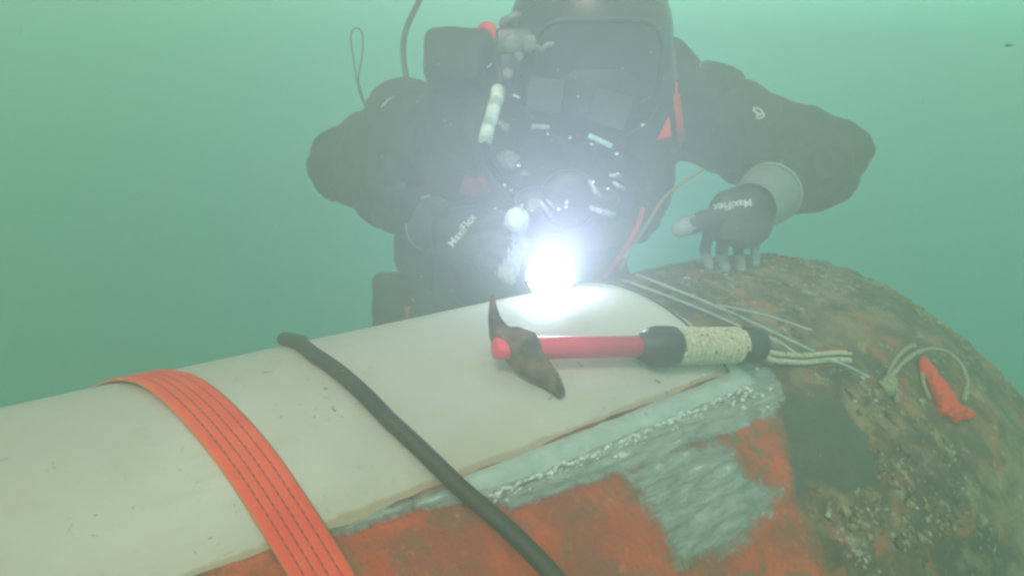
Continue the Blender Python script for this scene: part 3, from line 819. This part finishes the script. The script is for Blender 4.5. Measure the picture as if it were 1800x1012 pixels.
# harness: strips lying on the chest (cast onto the body surface)
bvh = BVHTree.FromObject(person, bpy.context.evaluated_depsgraph_get())
def on_body(px, py, off=.004):
    r = ray(px, py).normalized(); hit = bvh.ray_cast(Vector((0, 0, 0)), r)
    return (hit[0] - r*off) if hit[0] else P(px, py, 1.3)
def band(pix, w, mat, nm, off=.004, par=person, th=.0015):
    pts = smooth_path([on_body(a, b, off) for a, b in pix], 6); bm = bmesh.new(); R = []; n_ = len(pts)
    for i, p in enumerate(pts):
        d = (pts[min(i+1, n_-1)]-pts[max(i-1, 0)]).normalized(); v = (-p).normalized(); s_ = d.cross(v).normalized(); v = s_.cross(d)
        ww = w[min(len(w)-1, int(i/n_*len(w)))] if isinstance(w, list) else w
        R.append([bm.verts.new(p+s_*ww-v*th), bm.verts.new(p+s_*ww+v*th), bm.verts.new(p-s_*ww+v*th), bm.verts.new(p-s_*ww-v*th)])
    for A, B in zip(R, R[1:]):
        for j in range(4): bm.faces.new((A[j], A[(j+1) % 4], B[(j+1) % 4], B[j]))
    bm.faces.new(R[0][::-1]); bm.faces.new(R[-1]); return link(nm, bm, mat, par, False)
band([(1189, 145), (1190, 175), (1194, 215), (1197, 240), (1194, 268)], [.002, .0065, .0068, .0068, .0045], mt_red, 'harness_strap', .010)
band([(1183, 84), (1186, 120), (1189, 150)], .004, mt_black, 'harness_strap', .008)
bm = bmesh.new(); tube(bm, smooth_path([P(1130, 366, 1.13), P(1122, 395, 1.12), P(1104, 430, 1.11), P(1080, 465, 1.10), P(1060, 490, 1.10)], 8), .0042, 10)
link('red_hose', bm, simple('faded_red_hose', (.55, .04, .05), .6, 0, .4, 50, .0006), person)
band([(812, 322), (835, 330), (856, 322)], .016, simple('dull_red', (.30, .04, .04), .7, 0, .4, 60, .001), 'chest_patch', .004)
bm = bmesh.new(); tri = [P(*p, 1.09) for p in ((1176, 203), (1180, 240), (1155, 246))]; v_ = (-tri[0]).normalized()*.003
T0 = [bm.verts.new(p) for p in tri]; T1 = [bm.verts.new(p-v_) for p in tri]; bm.faces.new(T0); bm.faces.new(T1[::-1])
for i in range(3): bm.faces.new((T0[i], T1[i], T1[(i+1) % 3], T0[(i+1) % 3]))
bmesh.ops.recalc_face_normals(bm, faces=bm.faces[:]); link('red_tag', bm, mt_red, person, False)
mt_vest = simple('harness_webbing', (.028, .03, .032), .7, 0, .4, 40, .001)
band([(900, 180), (880, 260), (870, 350), (880, 440)], .022, mt_vest, 'harness_strap', .008)
band([(1150, 190), (1140, 260), (1120, 350), (1090, 430)], .022, mt_vest, 'harness_strap', .008)
band([(830, 400), (930, 420), (1040, 420), (1130, 400)], .022, mt_vest, 'harness_belt', .012)
# soft light mark, piping and reflective knot on the sleeves
bm = bmesh.new(); tube(bm, smooth_path([on_body(*p, .004) for p in ((671, 188), (682, 176), (692, 171), (705, 168))], 5), .0013, 6); link('sleeve_piping', bm, mt_white, person)
bm = bmesh.new(); q0 = on_body(1333, 200, .008)
e1 = Xv; e2 = Yv
for cx_, cy_, ra, rot in ((-.001, .005, .0070, .5), (.004, -.004, .0060, -.4)):
    tube(bm, [q0+e1*(cx_+ra*1.2*math.cos(a+rot))+e2*(cy_+ra*.8*math.sin(a)) for a in [2*PI*i/16 for i in range(16)]], .0017, 6, closed=True)
tube(bm, [q0-e1*.009+e2*.008, q0, q0+e1*.009-e2*.008], .0012, 6)
link('sleeve_clip', bm, mt_print, person)
bm = bmesh.new(); tube(bm, [on_body(1229, 103, .004), on_body(1231, 118, .004)], .0014, 6); link('sleeve_mark', bm, mt_grey, person)
# shoulder pack bump (picture left) and bailout block by the helmet
bm = bmesh.new(); box(bm, P(800, 110, 1.26), Xv*.055, Zf*.06, Yv*.05, .02); ellipsoid(bm, P(838, 85, 1.24), Xv*.04, Zf*.05, Yv*.035)
ellipsoid(bm, P(715, 180, 1.34), Xv*.075, Zf*.06, Yv*.045)
bm = fuse(bm, .006, 4, lambda c: .006*noise.noise(c*22)); link('shoulder_pack', bm, mt_suit, person)
# thigh pocket with orange tabs
bm = bmesh.new(); box(bm, P(712, 560, 1.37), Xv*.066, Zf*.03, Yv*.095, .02); ellipsoid(bm, P(775, 560, 1.36), Xv*.07, Zf*.04, Yv*.07); bm = fuse(bm, .006, 6, lambda c: .006*noise.noise(c*25)); pk_ = link('thigh_pocket', bm, mt_suit, person)
plate(696, 512, 1.345, .005, .028, .002, mt_orange, 'pocket_tab', pk_, .05); plate(735, 548, 1.345, .026, .014, .002, mt_orange, 'pocket_tab', pk_, .2)
# hoses from the harness on the picture's right
bm = bmesh.new(); tube(bm, smooth_path([P(1236, 298, 1.24), P(1205, 318, 1.22), P(1170, 345, 1.20), P(1140, 390, 1.18), P(1108, 440, 1.16), P(1090, 475, 1.14)], 8), .003, 10)
link('gauge_hose', bm, mt_yellow, person)

# gloves -----------------------------------------------------------
def glove(wrist, knuck, tips, thumb, rw, tip_mat, nm, backn):
    """wrist, knuckle centre; tips: per finger (base, mid, tip); thumb (base, mid, tip)"""
    bm = bmesh.new(); palm_d = (knuck-wrist).normalized(); side = palm_d.cross(backn).normalized(); bn = side.cross(palm_d).normalized()
    if bn.dot(backn) < 0: bn = -bn
    mid = wrist.lerp(knuck, .55); Lp = (knuck-wrist).length
    ellipsoid(bm, mid, side*.055, palm_d*(Lp*.72), bn*.026)
    capsule(bm, wrist, rw, mid, .026)
    for b, m_, t_, r in tips: limb(bm, [(wrist.lerp(b, .5), r*1.1), (b, r*1.08), (m_, r), (t_, r*.86)])
    limb(bm, [(wrist.lerp(thumb[0], .5), .018), (thumb[0], .0185), (thumb[1], .0155), (thumb[2], .0145)])
    bm = fuse(bm, .0028, 3, lambda c: .0012*noise.fractal(c*70, 1, 2, 3))
    g = link(nm, bm, mt_glove, person)
    g.data.materials.append(tip_mat)
    for f in g.data.polygons:
        c = f.center
        for b, m_, t_, r in tips+[(thumb[0], thumb[1], thumb[2], .011)]:
            if (c-t_).length < .040 and ((c-t_)-(t_-m_).normalized()*(c-t_).dot((t_-m_).normalized())).length < r*1.35 and (c-t_).dot((t_-m_).normalized()) > -.026-.004*math.sin(c.x*900): f.material_index = 1
    return g
# picture-right hand: back of the hand towards us, fingers pointing down onto the hull
wr = J['wrR']+Vector((0, 0, 0)); wr = P(1325, 352, 1.12)
def fpt(px, py, d): return P(px, py, d)
knR_ = P(1282, 408, 1.085)
hz = dep(on_hull(1290, 474))
fR = [(P(1247, 408, 1.085), P(1238, 440, hz+.02), P(1247, 468, hz-.006), .0094),
      (P(1272, 414, 1.08), P(1268, 446, hz+.012), P(1276, 472, hz-.010),   .0098),
      (P(1298, 414, 1.08), P(1298, 446, hz+.010), P(1304, 474, hz-.010), .0096),
      (P(1320, 402, 1.085), P(1327, 432, hz+.014), P(1328, 462, hz-.004), .0088)]
thR = (P(1252, 385, 1.08), P(1222, 393, 1.065), P(1196, 402, 1.055))
gR = glove(wr, knR_, fR, thR, .034, mt_knit, 'glove', (-Zf+Yv*.3).normalized())
# cuffs
def cuff(a, b, r0, r1, par, mat=mt_knitd):
    d = b-a; bm = bmesh.new(); Lc = d.length
    lathe(bm, a, d, [(0, r0-.004), (0.0005, r0), (Lc*.25, r0+.002), (Lc*.9, r1), (Lc, r1-.003)], 36, False)
    c = link('cuff', bm, mat, par)
    bm = bmesh.new(); x, y = frame(d); tube(bm, [a+(x*math.cos(q)+y*math.sin(q))*(r0+.0015) for q in [2*PI*i/40 for i in range(40)]], .0022, 6, closed=True)
    link('cuff_hem', bm, mt_knit, par); return c
cuff(P(1356, 338, 1.15), P(1322, 364, 1.10), .050, .044, gR)
# picture-left hand: closed round the lamp
wl = P(782, 402, 1.15)
ld = (P(968, 480, .93)-P(925, 445, 1.12)).normalized(); lo = P(968, 482, .94)
knL_ = P(862, 432, 1.07)
fL = []
for i, (kx, ky, mx, my, tx, ty, dd) in enumerate(((872, 408, 905, 412, 925, 432, .0), (866, 425, 900, 432, 925, 452, -.008), (860, 444, 892, 455, 915, 474, -.012), (850, 462, 878, 476, 900, 492, -.014))):
    fL.append((P(kx, ky, 1.07+dd), P(mx, my, 1.03+dd), P(tx, ty, 1.02+dd), .0108 if i < 3 else .0098))
thL = (P(838, 400, 1.08), P(878, 388, 1.06), P(912, 404, 1.045))
gL = glove(wl, knL_, fL, thL, .034, mt_knit, 'glove', (-Zf-Xv*.5+Yv*.2).normalized())
cuff(P(757, 392, 1.18), P(792, 405, 1.13), .047, .042, gL, mt_glove)
# printed word on the backs of the gloves, laid onto the surface
def word(txt, g, px, py, ang, size, flip=1):
    cu = bpy.data.curves.new('t', 'FONT'); cu.body = txt; cu.size = size; cu.align_x = 'CENTER'; cu.align_y = 'CENTER'; cu.offset = .00025
    to = bpy.data.objects.new('t', cu); COL.objects.link(to); dg = bpy.context.evaluated_depsgraph_get(); ev = to.evaluated_get(dg)
    b = bmesh.new(); b.from_mesh(ev.to_mesh()); ev.to_mesh_clear(); bpy.data.objects.remove(to)
    bmesh.ops.triangulate(b, faces=b.faces[:]); bmesh.ops.subdivide_edges(b, edges=b.edges[:], cuts=1)
    bv = BVHTree.FromPolygons([v.co for v in g.data.vertices], [p.vertices for p in g.data.polygons])
    ds = bv.ray_cast(Vector((0, 0, 0)), ray(px, py).normalized())[3] or 1.05
    dpt = ds*F/ray(px, py).length; bad = []
    for v in b.verts:
        u, w_ = v.co.x*F/dpt, v.co.y*F/dpt
        qx = px+u*math.cos(ang)-w_*math.sin(ang); qy = py-(u*math.sin(ang)+w_*math.cos(ang))
        r = ray(qx, qy).normalized(); h = bv.ray_cast(Vector((0, 0, 0)), r)
        if h[0] is None or abs(h[3]-ds) > .05: bad.append(v); v.co = r*ds
        else: v.co = h[0]-r*.0009
    bmesh.ops.delete(b, geom=bad, context='VERTS')
    return link('printed_word', b, mt_print, g, False)
word('MaxiFlex', gR, 1288, 360, PI+math.radians(8), .0175)
word('MaxiFlex', gL, 812, 405, math.radians(52), .0175)
for dx in range(3):
    pass
rebase(person)

# ------------------------------------------------------------------ the lamp in the hand
lamp = empty('dive_lamp'); LO = lo; LD = (LO*-1).normalized()*.85+Vector((.12, 0, -.12)); LD.normalize()
LD = ld
bm = bmesh.new(); lathe(bm, LO-LD*.165, LD, [(0, .012), (.003, .018), (.06, .019), (.11, .019), (.125, .026), (.135, .035), (.163, .037), (.168, .037), (.168, .034), (.162, .033)], 40, False)
link('housing', bm, mt_dark, lamp)
bm = bmesh.new()
for j in range(4): lathe(bm, LO-LD*(.030-.006*j), LD, [(0, .036), (.0005, .039), (.0025, .039), (.003, .036)], 40, False)
link('cooling_rings', bm, mt_dark, lamp)
em = bpy.data.materials.new('lit_lens'); em.use_nodes = True; b_ = em.node_tree.nodes['Principled BSDF']
b_.inputs['Emission Color'].default_value = (.93, .97, 1, 1); b_.inputs['Emission Strength'].default_value = 60; b_.inputs['Base Color'].default_value = (.8, .8, .8, 1)
bm = bmesh.new(); lathe(bm, LO-LD*.006, LD, [(0, .033), (.003, .031), (.0055, .022), (.007, .010), (.0075, .001)], 40)
link('lens', bm, em, lamp)
pl = bpy.data.lights.new('lamp_light', 'POINT'); pl.energy = .4; pl.shadow_soft_size = .022; pl.color = (1.4, .85, 1.2)
plo = bpy.data.objects.new('lamp_light', pl); COL.objects.link(plo); plo.location = LO+LD*.03; plo.parent = lamp
sl = bpy.data.lights.new('lamp_beam', 'SPOT'); sl.energy = 13.5; sl.shadow_soft_size = .02; sl.color = (1.4, .86, 1.9); sl.spot_size = math.radians(96); sl.spot_blend = 1
slo = bpy.data.objects.new('lamp_beam', sl); COL.objects.link(slo); slo.location = LO+LD*.012; slo.parent = lamp
slo.rotation_euler = (-((-LO).normalized()+Vector((0, 0, .62)))).to_track_quat('Z', 'Y').to_euler()
tag(lamp, 'round dive lamp shining bright white towards us in the gloved hand above the pipe', 'lamp'); rebase(lamp)

# ------------------------------------------------------------------ umbilical and loop of cord
bm = bmesh.new(); tube(bm, smooth_path([P(722, 168, 1.36), P(713, 130, 1.37), P(709, 90, 1.38), P(713, 55, 1.40), P(728, 20, 1.42), P(748, -20, 1.45), P(775, -70, 1.5)], 8), .0062, 10)
um = link('umbilical', bm, mt_black); tag(um, 'dark umbilical hose rising out of the picture from the left shoulder of the diver', 'hose'); rebase(um)
bm = bmesh.new(); lp = [P(641, 186, 1.36), P(633, 165, 1.36), P(627, 140, 1.36), P(620, 95, 1.36), P(617, 62, 1.36), P(626, 50, 1.36), P(637, 60, 1.36), P(637, 95, 1.36), P(630, 140, 1.36), P(636, 165, 1.36), P(642, 186, 1.355)]
tube(bm, smooth_path(lp, 6), .0015, 6)
lc = link('cord_loop', bm, mt_black); tag(lc, 'thin narrow loop of dark cord standing up beside the left sleeve of the diver', 'cord'); rebase(lc)

# ------------------------------------------------------------------ drifting specks and the water
bm = bmesh.new()
for i in range(1100):
    d = random.uniform(.45, 2.6); p = P(random.uniform(-100, 1900), random.uniform(-20, 1000), d)
    if p.z > .3: continue
    t, dd, z = p.dot(AX), p.dot(NV), p.z
    if math.hypot(dd-PC[0], z-PC[1]) < PR+.02 or hull_f(p) < .02: continue
    r = random.uniform(.0003, .0011)*d
    res = bmesh.ops.create_icosphere(bm, subdivisions=1, radius=r, matrix=Matrix.Translation(p))
    for v in res['verts']: v.co += Vector((random.uniform(-1, 1), random.uniform(-1, 1), random.uniform(-1, 1)))*r*.4
sp_ = link('water_specks', bm, simple('pale_silt', (.65, .66, .55), .9, 0, .4, 300, .0001))
tag(sp_, 'tiny pale specks of silt drifting in the green water', 'silt', kind='stuff'); rebase(sp_)
bm = bmesh.new(); p = P(1772, 80, .9); ellipsoid(bm, p, Xv*.0045, Zf*.002, Yv*.0018, 10, 8); capsule(bm, p+Xv*.004, .001, p+Xv*.006+Yv*.001, .0007, 6)
bmf = link('floating_debris', bm, mt_black); tag(bmf, 'small dark scrap floating alone in open water at upper right', 'debris'); rebase(bmf)

bm = bmesh.new(); box(bm, Vector((0, 1.0, -1.60)), Vector((7, 0, 0)), Vector((0, 7, 0)), Vector((0, 0, 2.12)))
hzm = bpy.data.materials.new('green_water_haze'); hzm.use_nodes = True; nt2 = hzm.node_tree; nt2.nodes.clear()
ho = nt2.nodes.new('ShaderNodeOutputMaterial'); pv = nt2.nodes.new('ShaderNodeVolumePrincipled')
pv.inputs['Color'].default_value = (.47, .61, .43, 1); pv.inputs['Density'].default_value = HAZE_D; pv.inputs['Anisotropy'].default_value = .28
pv.inputs['Absorption Color'].default_value = (.0, 1, .8, 1)
nt2.links.new(pv.outputs[0], ho.inputs['Volume'])
hz_ = link('haze', bm, hzm, smooth=False); tag(hz_, 'murky green water filled with fine silt', 'haze', kind='stuff')
